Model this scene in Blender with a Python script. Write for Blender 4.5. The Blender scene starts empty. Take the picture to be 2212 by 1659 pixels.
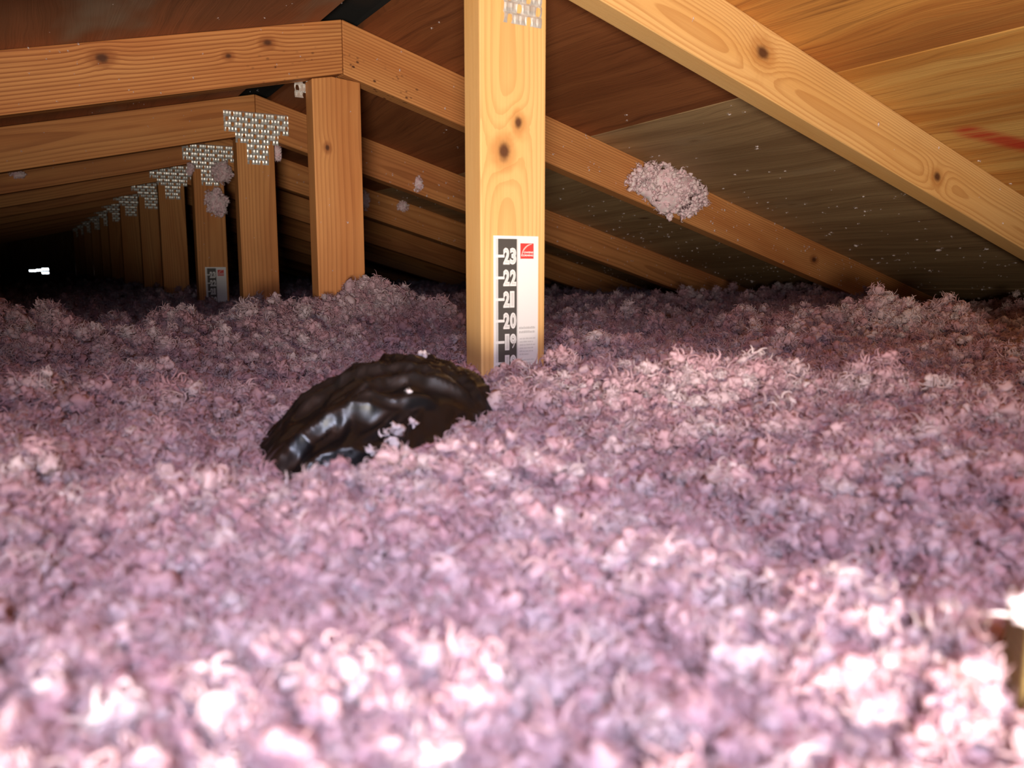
import bpy, bmesh, math, random
import numpy as np
from mathutils import Vector, Matrix, noise as mnoise

# ------------------------------------------------------------------ scene, camera, light
scene = bpy.context.scene
COL = scene.collection
ZO = 1.001                      # the ridge is this high above the ceiling board (z = 0)
S = 0.6096                      # truss spacing
D = 0.0889                      # timber depth
T = 0.0381                      # timber thickness
TR, TL = 0.2883, 0.2265         # roof slopes (right, left)
FPX, W, H = 1779.3, 2212, 1659

CAM = Vector((-0.5291, -0.8457, ZO - 0.4276))
YAW, PIT = 0.5425, 0.1429
FWD = Vector((math.sin(YAW) * math.cos(PIT), math.cos(YAW) * math.cos(PIT), -math.sin(PIT)))
RGT = Vector((math.cos(YAW), -math.sin(YAW), 0))
UPV = RGT.cross(FWD)

cd = bpy.data.cameras.new('camera')
cd.sensor_fit = 'HORIZONTAL'
cd.sensor_width = 36.0
cd.lens = FPX * 36.0 / W
cd.clip_start = 0.02
cd.dof.use_dof = True
cd.dof.focus_distance = 1.35
cd.dof.aperture_fstop = 8.0
camo = bpy.data.objects.new('camera', cd)
COL.objects.link(camo)
camo.matrix_world = Matrix.Translation(CAM) @ Matrix((RGT, UPV, -FWD)).transposed().to_4x4()
scene.camera = camo

wd = bpy.data.worlds.new('daylight')
scene.world = wd
wd.use_nodes = True
wd.node_tree.nodes['Background'].inputs[0].default_value = (0.80, 0.90, 1.0, 1)
wd.node_tree.nodes['Background'].inputs[1].default_value = 6.0

def area(name, loc, target, size, power, color, spread=180):
    l = bpy.data.lights.new(name, 'AREA')
    l.shape = 'DISK'; l.size = size; l.energy = power; l.color = color
    l.spread = math.radians(spread)
    o = bpy.data.objects.new(name, l); COL.objects.link(o)
    o.location = loc
    o.rotation_euler = (Vector(target) - Vector(loc)).to_track_quat('-Z', 'Y').to_euler()
    return o

# work light standing low in the access hatch behind the camera, barely above the insulation
tl = bpy.data.lights.new('hatch_work_light', 'SPOT')
tl.energy = 128.0; tl.color = (1.0, 0.87, 0.70); tl.shadow_soft_size = 0.09
tl.spot_size = math.radians(118); tl.spot_blend = 1.0
to = bpy.data.objects.new('hatch_work_light', tl); COL.objects.link(to)
to.location = CAM - FWD * 0.40 + Vector((0.0, 0, -0.174))
to.rotation_euler = (FWD + RGT * 0.24 + UPV * 0.88).to_track_quat('-Z', 'Y').to_euler()
# added cool fill above and behind the camera, brightens the near insulation
area('cool_fill_light', (-0.66, -1.12, ZO - 0.21), (-0.36, -0.55, ZO - 0.60), 0.30, 2.15, (0.70, 0.75, 1.0), 72)

vs = scene.view_settings
scene.display_settings.display_device = 'sRGB'
vs.view_transform = 'Standard'
vs.look = 'None'
vs.gamma = 1.0
vs.use_curve_mapping = False
vs.exposure = 0.0

# ------------------------------------------------------------------ helpers
rng = random.Random(7)
nrg = np.random.default_rng(11)

def tag(o, label=None, cat=None, group=None, kind=None):
    if label: o['label'] = label
    if cat: o['category'] = cat
    if group: o['group'] = group
    if kind: o['kind'] = kind
    return o

def empty(name, loc=(0, 0, 0)):
    o = bpy.data.objects.new(name, None); COL.objects.link(o)
    o.location = loc; o.empty_display_size = 0.05
    return o

def mesh(name, verts, faces, mat=None, parent=None, smooth=False):
    m = bpy.data.meshes.new(name)
    m.from_pydata([tuple(v) for v in verts], [], [tuple(f) for f in faces])
    if smooth: m.polygons.foreach_set('use_smooth', [True] * len(m.polygons))
    m.update()
    o = bpy.data.objects.new(name, m); COL.objects.link(o)
    if mat: m.materials.append(mat)
    if parent: o.parent = parent
    return o

def npmesh(name, V, F, mat=None, parent=None, smooth=True):
    """triangle mesh from numpy arrays"""
    m = bpy.data.meshes.new(name)
    m.vertices.add(len(V)); m.vertices.foreach_set('co', np.asarray(V, np.float32).ravel())
    n = len(F)
    m.loops.add(3 * n); m.loops.foreach_set('vertex_index', np.asarray(F, np.int32).ravel())
    m.polygons.add(n); m.polygons.foreach_set('loop_start', np.arange(0, 3 * n, 3, dtype=np.int32))
    m.update(calc_edges=True); m.validate()
    m.polygons.foreach_set('use_smooth', np.full(len(m.polygons), smooth))
    if mat: m.materials.append(mat)
    o = bpy.data.objects.new(name, m); COL.objects.link(o)
    if parent: o.parent = parent
    return o

def prism(poly, y0, y1):
    """poly: list of (x, z); extruded from y0 to y1"""
    n = len(poly)
    v = [(x, y0, z) for x, z in poly] + [(x, y1, z) for x, z in poly]
    f = [tuple(range(n)), tuple(range(2 * n - 1, n - 1, -1))]
    for i in range(n):
        j = (i + 1) % n
        f.append((j, i, i + n, j + n))
    return v, f

def bevel(o, w=0.0012, seg=2):
    b = o.modifiers.new('bevel', 'BEVEL'); b.width = w; b.segments = seg; b.limit_method = 'ANGLE'
    b.angle_limit = math.radians(40)
    return o

def ray(px, py):
    return FWD + RGT * ((px - W / 2) / FPX) - UPV * ((py - H / 2) / FPX)

# ------------------------------------------------------------------ node helpers
class NT:
    def __init__(self, name):
        self.m = bpy.data.materials.new(name); self.m.use_nodes = True
        self.t = self.m.node_tree; self.t.nodes.clear()
        self.out = self.t.nodes.new('ShaderNodeOutputMaterial')
    def n(self, typ, **kw):
        nd = self.t.nodes.new(typ)
        for k, v in kw.items(): setattr(nd, k, v)
        return nd
    def link(self, a, b): self.t.links.new(a, b)
    def put(self, sock, v):
        if isinstance(v, bpy.types.NodeSocket): self.link(v, sock)
        elif v is not None: sock.default_value = v
    def math(self, op, a, b=None, c=None, clamp=False):
        nd = self.n('ShaderNodeMath', operation=op); nd.use_clamp = clamp
        self.put(nd.inputs[0], a)
        if b is not None: self.put(nd.inputs[1], b)
        if c is not None: self.put(nd.inputs[2], c)
        return nd.outputs[0]
    def noise(self, vec, scale, detail=3, rough=0.5, w=None):
        nd = self.n('ShaderNodeTexNoise'); self.put(nd.inputs['Vector'], vec)
        nd.inputs['Scale'].default_value = scale; nd.inputs['Detail'].default_value = detail
        nd.inputs['Roughness'].default_value = rough
        return nd.outputs['Fac']
    def mapping(self, vec, scale, loc=(0, 0, 0)):
        nd = self.n('ShaderNodeMapping'); self.put(nd.inputs['Vector'], vec)
        nd.inputs['Scale'].default_value = scale; nd.inputs['Location'].default_value = loc
        return nd.outputs[0]
    def ramp(self, fac, stops):
        nd = self.n('ShaderNodeValToRGB'); self.put(nd.inputs[0], fac)
        cr = nd.color_ramp
        while len(cr.elements) < len(stops): cr.elements.new(0.5)
        for e, (p, c) in zip(cr.elements, stops):
            e.position = p; e.color = (*c, 1)
        return nd.outputs[0]
    def mix(self, fac, a, b, mode='MIX'):
        nd = self.n('ShaderNodeMix', data_type='RGBA', blend_type=mode)
        self.put(nd.inputs[0], fac)
        self.put(nd.inputs[6], (*a, 1) if isinstance(a, tuple) else a)
        self.put(nd.inputs[7], (*b, 1) if isinstance(b, tuple) else b)
        return nd.outputs[2]
    def smooth(self, v, lo, hi, a=0.0, b=1.0):
        nd = self.n('ShaderNodeMapRange', interpolation_type='SMOOTHSTEP')
        self.put(nd.inputs[0], v)
        for i, x in enumerate((lo, hi, a, b)): nd.inputs[i + 1].default_value = x
        return nd.outputs[0]
    def bump(self, h, strength, dist):
        nd = self.n('ShaderNodeBump'); self.put(nd.inputs['Height'], h)
        nd.inputs['Strength'].default_value = strength; nd.inputs['Distance'].default_value = dist
        return nd.outputs[0]
    def principled(self, color, rough=0.6, normal=None, **kw):
        b = self.n('ShaderNodeBsdfPrincipled')
        self.put(b.inputs['Base Color'], (*color, 1) if isinstance(color, tuple) else color)
        self.put(b.inputs['Roughness'], rough)
        if normal is not None: self.put(b.inputs['Normal'], normal)
        for k, v in kw.items(): b.inputs[k.replace('_', ' ')].default_value = v
        self.link(b.outputs[0], self.out.inputs[0])
        return b

def plain(name, color, rough=0.6, **kw):
    t = NT(name); t.principled(color, rough, **kw); return t.m

def wood(name, light, mid, dark, seed=0, ring=260.0, pith=(0.06, 0.03), wander=0.02, knots=(), spots=0.0, contrast=1.0, rough=0.62):
    """solid pine: object x runs along the timber, (y, z) is the section.  Knots: (along, across, radius)"""
    t = NT(name)
    co = t.n('ShaderNodeTexCoord').outputs['Object']
    off = t.mapping(co, (1, 1, 1), (seed * 3.17, seed * 1.31, seed * 0.77))
    rnd = t.n('ShaderNodeObjectInfo').outputs['Random']
    sh_ = t.n('ShaderNodeVectorMath', operation='ADD'); t.link(off, sh_.inputs[0])
    t.link(t.math('MULTIPLY', rnd, 40.0), sh_.inputs[1]); off = sh_.outputs[0]
    sp = t.n('ShaderNodeSeparateXYZ'); t.link(co, sp.inputs[0])
    u, w_, v = sp.outputs[0], sp.outputs[1], sp.outputs[2]
    n1 = t.noise(t.mapping(off, (0.9, 3, 3)), 1.0, 2)
    n2 = t.noise(t.mapping(off, (1.3, 3, 3), (5, 9, 2)), 1.0, 2)
    dv = t.math('ADD', t.math('SUBTRACT', v, pith[0]), t.math('MULTIPLY', t.math('SUBTRACT', n1, 0.5), wander * 2.2))
    dw = t.math('ADD', t.math('SUBTRACT', w_, pith[1]), t.math('MULTIPLY', t.math('SUBTRACT', n2, 0.5), wander * 2.2))
    r = t.math('SQRT', t.math('ADD', t.math('MULTIPLY', dv, dv), t.math('MULTIPLY', dw, dw)))
    kmask = None; halo = None
    for (ku, kv, kr) in knots:
        du = t.math('MULTIPLY', t.math('SUBTRACT', u, ku), 0.72)
        dk = t.math('SUBTRACT', v, kv)
        d = t.math('SQRT', t.math('ADD', t.math('MULTIPLY', du, du), t.math('MULTIPLY', dk, dk)))
        d = t.math('ADD', d, t.math('MULTIPLY', t.math('SUBTRACT', t.noise(off, 90, 2), 0.5), kr * 0.5))
        g = t.math('EXPONENT', t.math('MULTIPLY', t.math('MULTIPLY', d, d), -1.0 / (2.6 * kr) ** 2))
        r = t.math('ADD', r, t.math('MULTIPLY', g, kr * 0.7))
        k1 = t.smooth(d, kr * 0.3, kr * 1.1, 1, 0)
        h1 = t.smooth(d, kr * 1.0, kr * 2.2, 1, 0)
        kmask = k1 if kmask is None else t.math('MAXIMUM', kmask, k1)
        halo = h1 if halo is None else t.math('MAXIMUM', halo, h1)
    ph = t.math('MULTIPLY', r, ring)
    saw = t.math('FRACT', ph)
    late = t.math('MULTIPLY', t.smooth(saw, 0.35, 0.92), t.smooth(saw, 0.93, 1.0, 1, 0))
    fine = t.noise(t.mapping(off, (9, 420, 420)), 1.0, 2)
    blot = t.noise(t.mapping(off, (2.5, 14, 14)), 1.0, 3)
    blot2 = t.noise(t.mapping(off, (7, 30, 30), (3, 1, 4)), 1.0, 4)
    c = t.mix(t.smooth(blot, 0.32, 0.72), light, mid)
    c = t.mix(t.math('MULTIPLY', late, 0.62 * contrast), c, dark)
    c = t.mix(t.smooth(fine, 0.35, 0.8, 0, 0.28 * contrast), c, dark)
    c = t.mix(t.smooth(blot2, 0.58, 0.85, 0, 0.35 * contrast), c, dark)
    if spots > 0:      # holes and bruises left where a connector plate was pulled
        vo = t.n('ShaderNodeTexVoronoi'); t.put(vo.inputs['Vector'], t.mapping(off, (70, 110, 110)))
        vo.inputs['Scale'].default_value = 1.0
        au = t.math('ABSOLUTE', t.math('SUBTRACT', u, 0.07))
        m = t.math('MULTIPLY', t.smooth(vo.outputs['Distance'], 0.12, 0.3, 1, 0), t.smooth(au, 0.05, 0.13, 1, 0))
        m = t.math('MULTIPLY', m, t.smooth(t.noise(off, 40, 2), 0.45, 0.6))
        m = t.math('MULTIPLY', m, t.smooth(v, -0.02, 0.015, 1, 0))
        c = t.mix(t.math('MULTIPLY', m, spots), c, (0.06, 0.02, 0.015))
    if kmask is not None:
        c = t.mix(t.math('MULTIPLY', halo, 0.55), c, dark)
        c = t.mix(t.math('MULTIPLY', kmask, 0.92), c, (0.085, 0.030, 0.016))
    hgt = t.math('ADD', t.math('MULTIPLY', late, 0.4), t.math('MULTIPLY', fine, 0.6))
    t.principled(c, rough, t.bump(hgt, 0.25, 0.0012), Specular_IOR_Level=0.25)
    return t.m

def plywood(name, light, mid, dark, seed=0, figure=1.0, knot=0.0, paint=None, pale=0.0):
    """roof sheathing: grain runs along the ridge (world y)"""
    t = NT(name)
    co = t.n('ShaderNodeTexCoord').outputs['Object']
    off = t.mapping(co, (1, 1, 1), (seed * 2.3, seed * 1.7, 0))
    warp = t.noise(t.mapping(off, (7, 1.6, 7)), 1.0, 3)
    cmb = t.n('ShaderNodeVectorMath', operation='ADD')
    t.link(off, cmb.inputs[0])
    cx = t.n('ShaderNodeCombineXYZ'); t.link(t.math('MULTIPLY', warp, 0.10 * figure), cx.inputs[0])
    t.link(cx.outputs[0], cmb.inputs[1])
    wv = cmb.outputs[0]
    band = t.noise(t.mapping(wv, (22, 0.8, 4)), 1.0, 4, 0.6)
    streak = t.noise(t.mapping(wv, (120, 3.2, 8)), 1.0, 3, 0.6)
    fine = t.noise(t.mapping(wv, (420, 9, 8)), 1.0, 2)
    big = t.noise(t.mapping(off, (3.5, 1.2, 2), (7, 3, 0)), 1.0, 3)
    c = t.mix(t.smooth(band, 0.36, 0.62), light, mid)
    c = t.mix(t.smooth(streak, 0.5, 0.78, 0, 0.75), c, dark)
    c = t.mix(t.smooth(fine, 0.5, 0.8, 0, 0.35), c, dark)
    c = t.mix(t.smooth(big, 0.48, 0.72, 0, 0.6), c, dark)
    if pale > 0:
        c = t.mix(t.smooth(t.noise(t.mapping(off, (9, 3.5, 3), (1, 8, 0)), 1.0, 3), 0.5, 0.7, 0, pale), c, (0.36, 0.27, 0.20))
    if knot > 0:       # oval repair patches and small knots
        vo = t.n('ShaderNodeTexVoronoi'); t.put(vo.inputs['Vector'], t.mapping(wv, (9, 3.2, 1)))
        vo.inputs['Scale'].default_value = 1.0
        dd = vo.outputs['Distance']
        rim = t.math('MULTIPLY', t.smooth(dd, 0.05, 0.12), t.smooth(dd, 0.12, 0.24, 1, 0))
        c = t.mix(t.math('MULTIPLY', rim, 0.5 * knot), c, (0.40, 0.28, 0.17))
        c = t.mix(t.math('MULTIPLY', t.smooth(dd, 0.03, 0.09, 1, 0), 0.8 * knot), c, (0.09, 0.04, 0.02))
    if paint:
        (ax, ay, bx, by, rad) = paint
        sp = t.n('ShaderNodeSeparateXYZ'); t.link(co, sp.inputs[0])
        L2 = (bx - ax) ** 2 + (by - ay) ** 2
        px = t.math('SUBTRACT', sp.outputs[0], ax); py = t.math('SUBTRACT', sp.outputs[1], ay)
        k = t.math('DIVIDE', t.math('ADD', t.math('MULTIPLY', px, bx - ax), t.math('MULTIPLY', py, by - ay)), L2, clamp=True)
        ex = t.math('SUBTRACT', px, t.math('MULTIPLY', k, bx - ax)); ey = t.math('SUBTRACT', py, t.math('MULTIPLY', k, by - ay))
        d = t.math('SQRT', t.math('ADD', t.math('MULTIPLY', ex, ex), t.math('MULTIPLY', ey, ey)))
        m = t.math('MULTIPLY', t.smooth(d, rad * 0.2, rad, 0.85, 0), t.smooth(streak, 0.3, 0.55, 0.4, 1))
        c = t.mix(m, c, (0.50, 0.03, 0.02))
    t.principled(c, 0.7, t.bump(t.math('ADD', streak, fine), 0.3, 0.002), Specular_IOR_Level=0.2)
    return t.m

# materials ------------------------------------------------------------------
PINE = ((0.84, 0.54, 0.23), (0.78, 0.45, 0.16), (0.48, 0.20, 0.055))
OLD = ((0.72, 0.335, 0.12), (0.60, 0.235, 0.075), (0.26, 0.07, 0.02))
RED = ((0.66, 0.29, 0.10), (0.54, 0.20, 0.07), (0.24, 0.07, 0.02))

def mlight(c, k): return tuple(tuple(x * k for x in q) for q in c)

M = {}
M['post1'] = wood('pine_post_pale', *PINE, seed=1, ring=430, pith=(-0.008, -0.085), wander=0.0075, contrast=0.5,
                  knots=((ZO - 0.263, 0.006, 0.0065), (ZO - 0.297, -0.013, 0.010)))
M['chord1'] = wood('pine_chord_pale', *PINE, seed=2, ring=470, pith=(-0.015, -0.075), wander=0.0085, contrast=0.75,
                   knots=((0.40, 0.010, 0.012), (0.85, -0.012, 0.009)))
M['chord2'] = wood('pine_chord_orange', *OLD, seed=3, ring=230, pith=(0.10, -0.06), wander=0.012, contrast=0.8, spots=0.9, knots=((1.32, 0.0, 0.008),))
M['chord2l'] = wood('pine_chord_orange_left', *OLD, seed=4, ring=200, pith=(0.09, -0.05), wander=0.014, contrast=1.15, spots=0.9,
                    knots=((0.39, 0.02, 0.009), (0.13, 0.018, 0.007), (0.2, 0.004, 0.005)))
M['post2'] = wood('pine_post_orange', *OLD, seed=5, ring=210, pith=(0.05, -0.09), wander=0.012, contrast=0.5, knots=((0.78, -0.02, 0.005),))
M['old_a'] = wood('pine_aged_brown', *OLD, seed=6, ring=200, pith=(0.01, -0.05), wander=0.012, contrast=0.7)
M['old_b'] = wood('pine_aged_red', *RED, seed=7, ring=220, pith=(-0.01, -0.045), wander=0.014, contrast=0.7)
M['old_c'] = wood('pine_post_aged', *OLD, seed=9, ring=210, pith=(0.05, -0.09), wander=0.012, contrast=0.55)
M['ply_orange'] = plywood('plywood_orange', (0.62, 0.30, 0.08), (0.46, 0.18, 0.045), (0.17, 0.06, 0.022), 1, 1.2)
M['ply_yellow'] = plywood('plywood_yellow', (0.66, 0.40, 0.13), (0.52, 0.24, 0.06), (0.28, 0.11, 0.03), 2, 1.2, paint=(0.80, -0.06, 0.98, -0.17, 0.035))
M['ply_red'] = plywood('plywood_red', (0.33, 0.12, 0.045), (0.25, 0.085, 0.032), (0.11, 0.035, 0.016), 3, 1.0)
M['ply_grey'] = plywood('plywood_grey_brown', (0.48, 0.32, 0.17), (0.36, 0.225, 0.115), (0.18, 0.10, 0.05), 4, 1.0, knot=0.9)
M['ply_stain'] = plywood('plywood_stained', (0.42, 0.17, 0.085), (0.34, 0.145, 0.075), (0.22, 0.10, 0.055), 5, 0.8, pale=0.85)
M['vent'] = plain('black_vent_plastic', (0.012, 0.012, 0.013), 0.8)
M['board'] = plain('ceiling_board', (0.5, 0.48, 0.45), 0.9)
M['gable'] = plywood('gable_board', (0.30, 0.18, 0.09), (0.2, 0.1, 0.05), (0.1, 0.05, 0.025), 8)

t = NT('galvanised_steel')
co = t.n('ShaderNodeTexCoord').outputs['Object']
sp_ = t.noise(co, 160, 3)
t.principled(t.mix(t.smooth(sp_, 0.3, 0.7), (0.74, 0.75, 0.75), (0.90, 0.91, 0.91)), t.smooth(sp_, 0.3, 0.7, 0.34, 0.48), Metallic=0.6)
M['steel'] = t.m

def fluff(name, ramp):
    t = NT(name)
    oi = t.n('ShaderNodeObjectInfo').outputs['Random']
    co = t.n('ShaderNodeTexCoord').outputs['Object']
    nz = t.noise(co, 160.0, 3)
    f = t.math('ADD', t.math('MULTIPLY', oi, 0.72), t.math('MULTIPLY', nz, 0.32))
    c = t.ramp(f, ramp)
    d = t.n('ShaderNodeBsdfDiffuse'); t.put(d.inputs['Color'], c)
    tr = t.n('ShaderNodeBsdfTranslucent'); t.put(tr.inputs['Color'], c)
    mx = t.n('ShaderNodeMixShader'); mx.inputs[0].default_value = 0.32
    t.link(d.outputs[0], mx.inputs[1]); t.link(tr.outputs[0], mx.inputs[2])
    t.link(mx.outputs[0], t.out.inputs[0])
    return t.m
PINK = [(0.0, (0.54, 0.29, 0.33)), (0.25, (0.62, 0.40, 0.445)), (0.6, (0.66, 0.48, 0.52)), (0.85, (0.71, 0.585, 0.61)), (1.0, (0.77, 0.72, 0.72))]
M['fluff'] = fluff('pink_glass_wool', PINK)
def wool(name, a_, b_, c_):
    t = NT(name)
    co = t.n('ShaderNodeTexCoord').outputs['Object']
    c = t.ramp(t.noise(co, 110.0, 4, 0.6), [(0.28, a_), (0.5, b_), (0.72, c_)])
    d = t.n('ShaderNodeBsdfDiffuse'); t.put(d.inputs['Color'], c)
    tr = t.n('ShaderNodeBsdfTranslucent'); t.put(tr.inputs['Color'], c)
    mx = t.n('ShaderNodeMixShader'); mx.inputs[0].default_value = 0.08
    t.link(d.outputs[0], mx.inputs[1]); t.link(tr.outputs[0], mx.inputs[2]); t.link(mx.outputs[0], t.out.inputs[0])
    return t.m
M['clump'] = wool('pink_glass_wool_clump', (0.95, 0.62, 0.70), (0.97, 0.77, 0.83), (0.97, 0.91, 0.93))
M['fleck'] = fluff('pale_glass_wool', [(0.0, (0.90, 0.80, 0.84)), (1.0, (0.95, 0.92, 0.93))])

# ------------------------------------------------------------------ geometry of the place
NTR = 13
DZ = {0: 0.020, 1: 0.0133, 2: 0.0, 3: -0.0231}
def dz(k): return DZ.get(k, -0.0231) if k >= 0 else 0.02
def dzy(y):
    k = y / S + 1
    a = math.floor(k); f = k - a
    return dz(a) * (1 - f) + dz(a + 1) * f
def roof(x, y): return ZO + dzy(y) - (TR * x if x > 0 else -TL * x)

# floor (ceiling board of the rooms below), gable walls
Y0, Y1 = -2.6, 7.95
XR, XL = (ZO) / TR + 0.15, -(ZO) / TL - 0.15
fl = mesh('floor', *prism([(XL, -0.013), (XR, -0.013), (XR, 0), (XL, 0)], Y0, Y1 + 0.05), M['board']); tag(fl, kind='structure')

def gable(name, y0, y1, slits):
    """gable wall; the far one has vent openings (x0, x1, z0, z1) open to the daylight"""
    root = empty(name, (0, y0, 0)); tag(root, kind='structure')
    rx = sorted({XL, XR, *[a for s_ in slits for a in s_[:2]]}) if slits else [XL, XR]
    for i in range(len(rx) - 1):
        xa, xb = rx[i], rx[i + 1]
        cuts = sorted([(s_[2], s_[3]) for s_ in slits if s_[0] <= xa + 1e-6 and s_[1] >= xb - 1e-6])
        z = 0.0
        def top(x): return ZO + 0.05 - (TR * x if x > 0 else -TL * x)
        for (a, b) in cuts + [(None, None)]:
            if a is None:
                pts = [(xa, z), (xb, z), (xb, max(top(xb), z + .001))] + ([(0, ZO + 0.05)] if xa < 0 < xb else []) + [(xa, max(top(xa), z + .001))]
            else:
                pts = [(xa, z), (xb, z), (xb, a), (xa, a)]
            v, f = prism(pts, 0, y1 - y0)
            mesh('wall_panel', v, f, M['gable'], root)
            z = b
    return root
ZG = ZO
gable('wall_back', Y1, Y1 + 0.03, [(-0.385, -0.33, ZG - 0.483, ZG - 0.468), (-0.33, -0.285, ZG - 0.479, ZG - 0.462),
                                   (-0.285, -0.228, ZG - 0.503, ZG - 0.487), (-0.285, -0.228, ZG - 0.472, ZG - 0.453)])
gable('wall_front', Y0, Y0 + 0.03, [])

# roof sheathing: separate plywood sheets, each following the trusses
ceil = empty('ceiling', (0, 0, ZO)); tag(ceil, 'underside of the plywood roof sheathing on both slopes', kind='structure')
def sheet(xa, xb, ya, yb, mat):
    th = 0.012; g = 0.0015
    ks = [ya + g] + [k * S for k in range(-6, 16) if ya + 0.05 < k * S < yb - 0.05] + [yb - g]
    s_ = 1 if xb > 0 else -1
    xa, xb = (xa + g, xb - g)
    v = []; f = []
    for y in ks:
        for x in (xa, xb):
            z = roof(x, y) - ZO
            v += [(x, y, z), (x, y, z + th)]
    n = len(ks)
    for i in range(n - 1):
        a = 4 * i; b = a + 4
        f += [(a, a + 2, b + 2, b), (a + 1, b + 1, b + 3, a + 3), (a, b, b + 1, a + 1), (a + 2, a + 3, b + 3, b + 2)]
    f += [(0, 1, 3, 2), (4 * n - 4, 4 * n - 2, 4 * n - 1, 4 * n - 3)]
    return mesh('plywood_sheet', v, f, mat, ceil)
GAP = 0.037
def row(xa, xb, breaks, mats):
    for i in range(len(breaks) - 1):
        sheet(xa, xb, breaks[i], breaks[i + 1], mats[i % len(mats)])
c_ = T / 2
row(GAP, 0.545, [Y0, c_, 4 * S + c_, 8 * S + c_, Y1], [M['ply_orange'], M['ply_red'], M['ply_red'], M['ply_grey']])
row(0.545, 1.716, [Y0, c_, 4 * S + c_, 8 * S + c_, Y1], [M['ply_yellow'], M['ply_grey'], M['ply_red'], M['ply_grey']])
row(1.716, 2.887, [Y0, -2 * S + c_, 2 * S + c_, 6 * S + c_, Y1], [M['ply_grey'], M['ply_grey']])
row(2.887, XR, [Y0, c_, 4 * S + c_, 8 * S + c_, Y1], [M['ply_grey'], M['ply_red']])
row(-0.645, -GAP, [Y0, 2 * S + c_, 6 * S + c_, Y1], [M['ply_stain'], M['ply_red'], M['ply_grey']])
row(-1.83, -0.645, [Y0, c_, 4 * S + c_, 8 * S + c_, Y1], [M['ply_red'], M['ply_grey'], M['ply_red'], M['ply_grey']])
row(-3.02, -1.83, [Y0, 2 * S + c_, 6 * S + c_, Y1], [M['ply_grey'], M['ply_red'], M['ply_grey']])
row(XL, -3.02, [Y0, c_, 4 * S + c_, Y1], [M['ply_grey'], M['ply_red']])
# black vent strip that caps the open slot along the ridge
v = []; f = []
ys = [Y0] + [k * S for k in range(-4, 13)] + [Y1]
for y in ys:
    zz = dzy(y)
    for x, h in ((-0.12, -0.12 * TL + 0.006), (-0.05, 0.022), (0, 0.030), (0.05, 0.020), (0.12, -0.12 * TR + 0.006)):
        v.append((x, y, zz + h))
for i in range(len(ys) - 1):
    for j in range(4):
        a = 5 * i + j; f.append((a, a + 1, a + 6, a + 5))
for sgn, xe, tn in ((1, XR, TR), (-1, XL, TL)):       # roofing felt over the sheets, added to stop daylight leaking through the seams
    fv = []; ff = []
    for i, y in enumerate(ys):
        for x in (sgn * 0.06, xe):
            fv.append((x, y, dzy(y) - tn * abs(x) + 0.0125))
        if i: ff.append((2 * i - 2, 2 * i, 2 * i + 1, 2 * i - 1))
    mesh('felt_light_seal', fv, ff, M['vent'], ceil)
rv = mesh('ridge_vent', v, f, M['vent'], ceil); rv['label'] = 'black vent strip over the open slot along the ridge'

# ------------------------------------------------------------------ connector plate mesh (stepped, slotted, corrugated)
def plate_mesh(name, rows, pitch_x=0.0254, pitch_z=0.0121):
    """rows: list of slots per row, from the top; origin at top centre, faces -y"""
    V = {}; verts = []; faces = []
    def vid(i, j, x, z, y):
        k = (i, j)
        if k not in V:
            V[k] = len(verts); verts.append((x, y, z))
        return V[k]
    NS = 10                                           # columns per slot pitch
    prof = [(0.0, -0.0004), (0.26, -0.0034), (0.66, -0.0029), (1.0, -0.0012)]
    nr = len(rows)
    wmax = max(rows)
    for r_, n in enumerate(rows):
        half = n * NS // 2
        st = (r_ % 2) * (NS // 2) + 2
        for c in range(-half, half):
            ph = (c + st) % NS
            slot = ph in (0, NS - 1)
            for q in range(3):
                if slot and q in (1, 2): continue
                ids = []
                for (cc, qq) in ((c, q), (c, q + 1), (c + 1, q + 1), (c + 1, q)):
                    jj = r_ * 3 + qq
                    fz, fy = prof[qq]
                    p2 = (cc + st) % NS
                    x = cc * pitch_x / NS; z = -(r_ + fz) * pitch_z; y = fy
                    if qq == 2 and p2 in (1, NS - 1): x += (-0.0008 if p2 == NS - 1 else 0.0008)
                    if qq == 1 and p2 == 0: z += 0.0010
                    if qq in (1, 2): y += -0.0004 * math.sin(2.1 * cc + r_)
                    ids.append(vid(cc * 1000 + 0, jj if not (qq == 0) else jj, x, z, y))
                faces.append(tuple(ids))
    m = bpy.data.meshes.new(name)
    m.from_pydata(verts, [], faces); m.update()
    m.materials.append(M['steel'])
    return m
PLATE = plate_mesh('connector_plate', [6, 6, 6, 6, 4, 4, 2, 2, 2, 2])

PLATE_BACK = plate_mesh('connector_plate', [4, 4, 4, 4, 4, 4])

def add_plate(parent, x, y, z, back=False):
    o = bpy.data.objects.new('connector_plate', PLATE_BACK if back else PLATE); COL.objects.link(o)
    o.parent = parent; o.location = (x, y, z)
    if back: o.rotation_euler = (0, 0, math.pi)
    sm = o.modifiers.new('thickness', 'SOLIDIFY'); sm.thickness = 0.0009; sm.offset = 0
    return o

# ------------------------------------------------------------------ trusses
POSTX = {1: -0.017, 2: -0.0131, 3: -0.0037, 4: 0.0063}
ORD = ['', 'nearest', 'second', 'third', 'fourth', 'fifth', 'sixth', 'seventh', 'eighth', 'ninth', 'tenth', 'eleventh', 'twelfth', 'thirteenth']
TLAB = {1: 'pale yellow pine truss nearest the camera, with the ruler card on its post',
        2: 'orange pine truss second from the camera, without a front connector plate',
        3: 'brown truss third from the camera, with a bright stepped steel plate at its peak',
        4: 'dim truss fourth from the camera, with a half buried ruler card on its post'}

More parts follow.
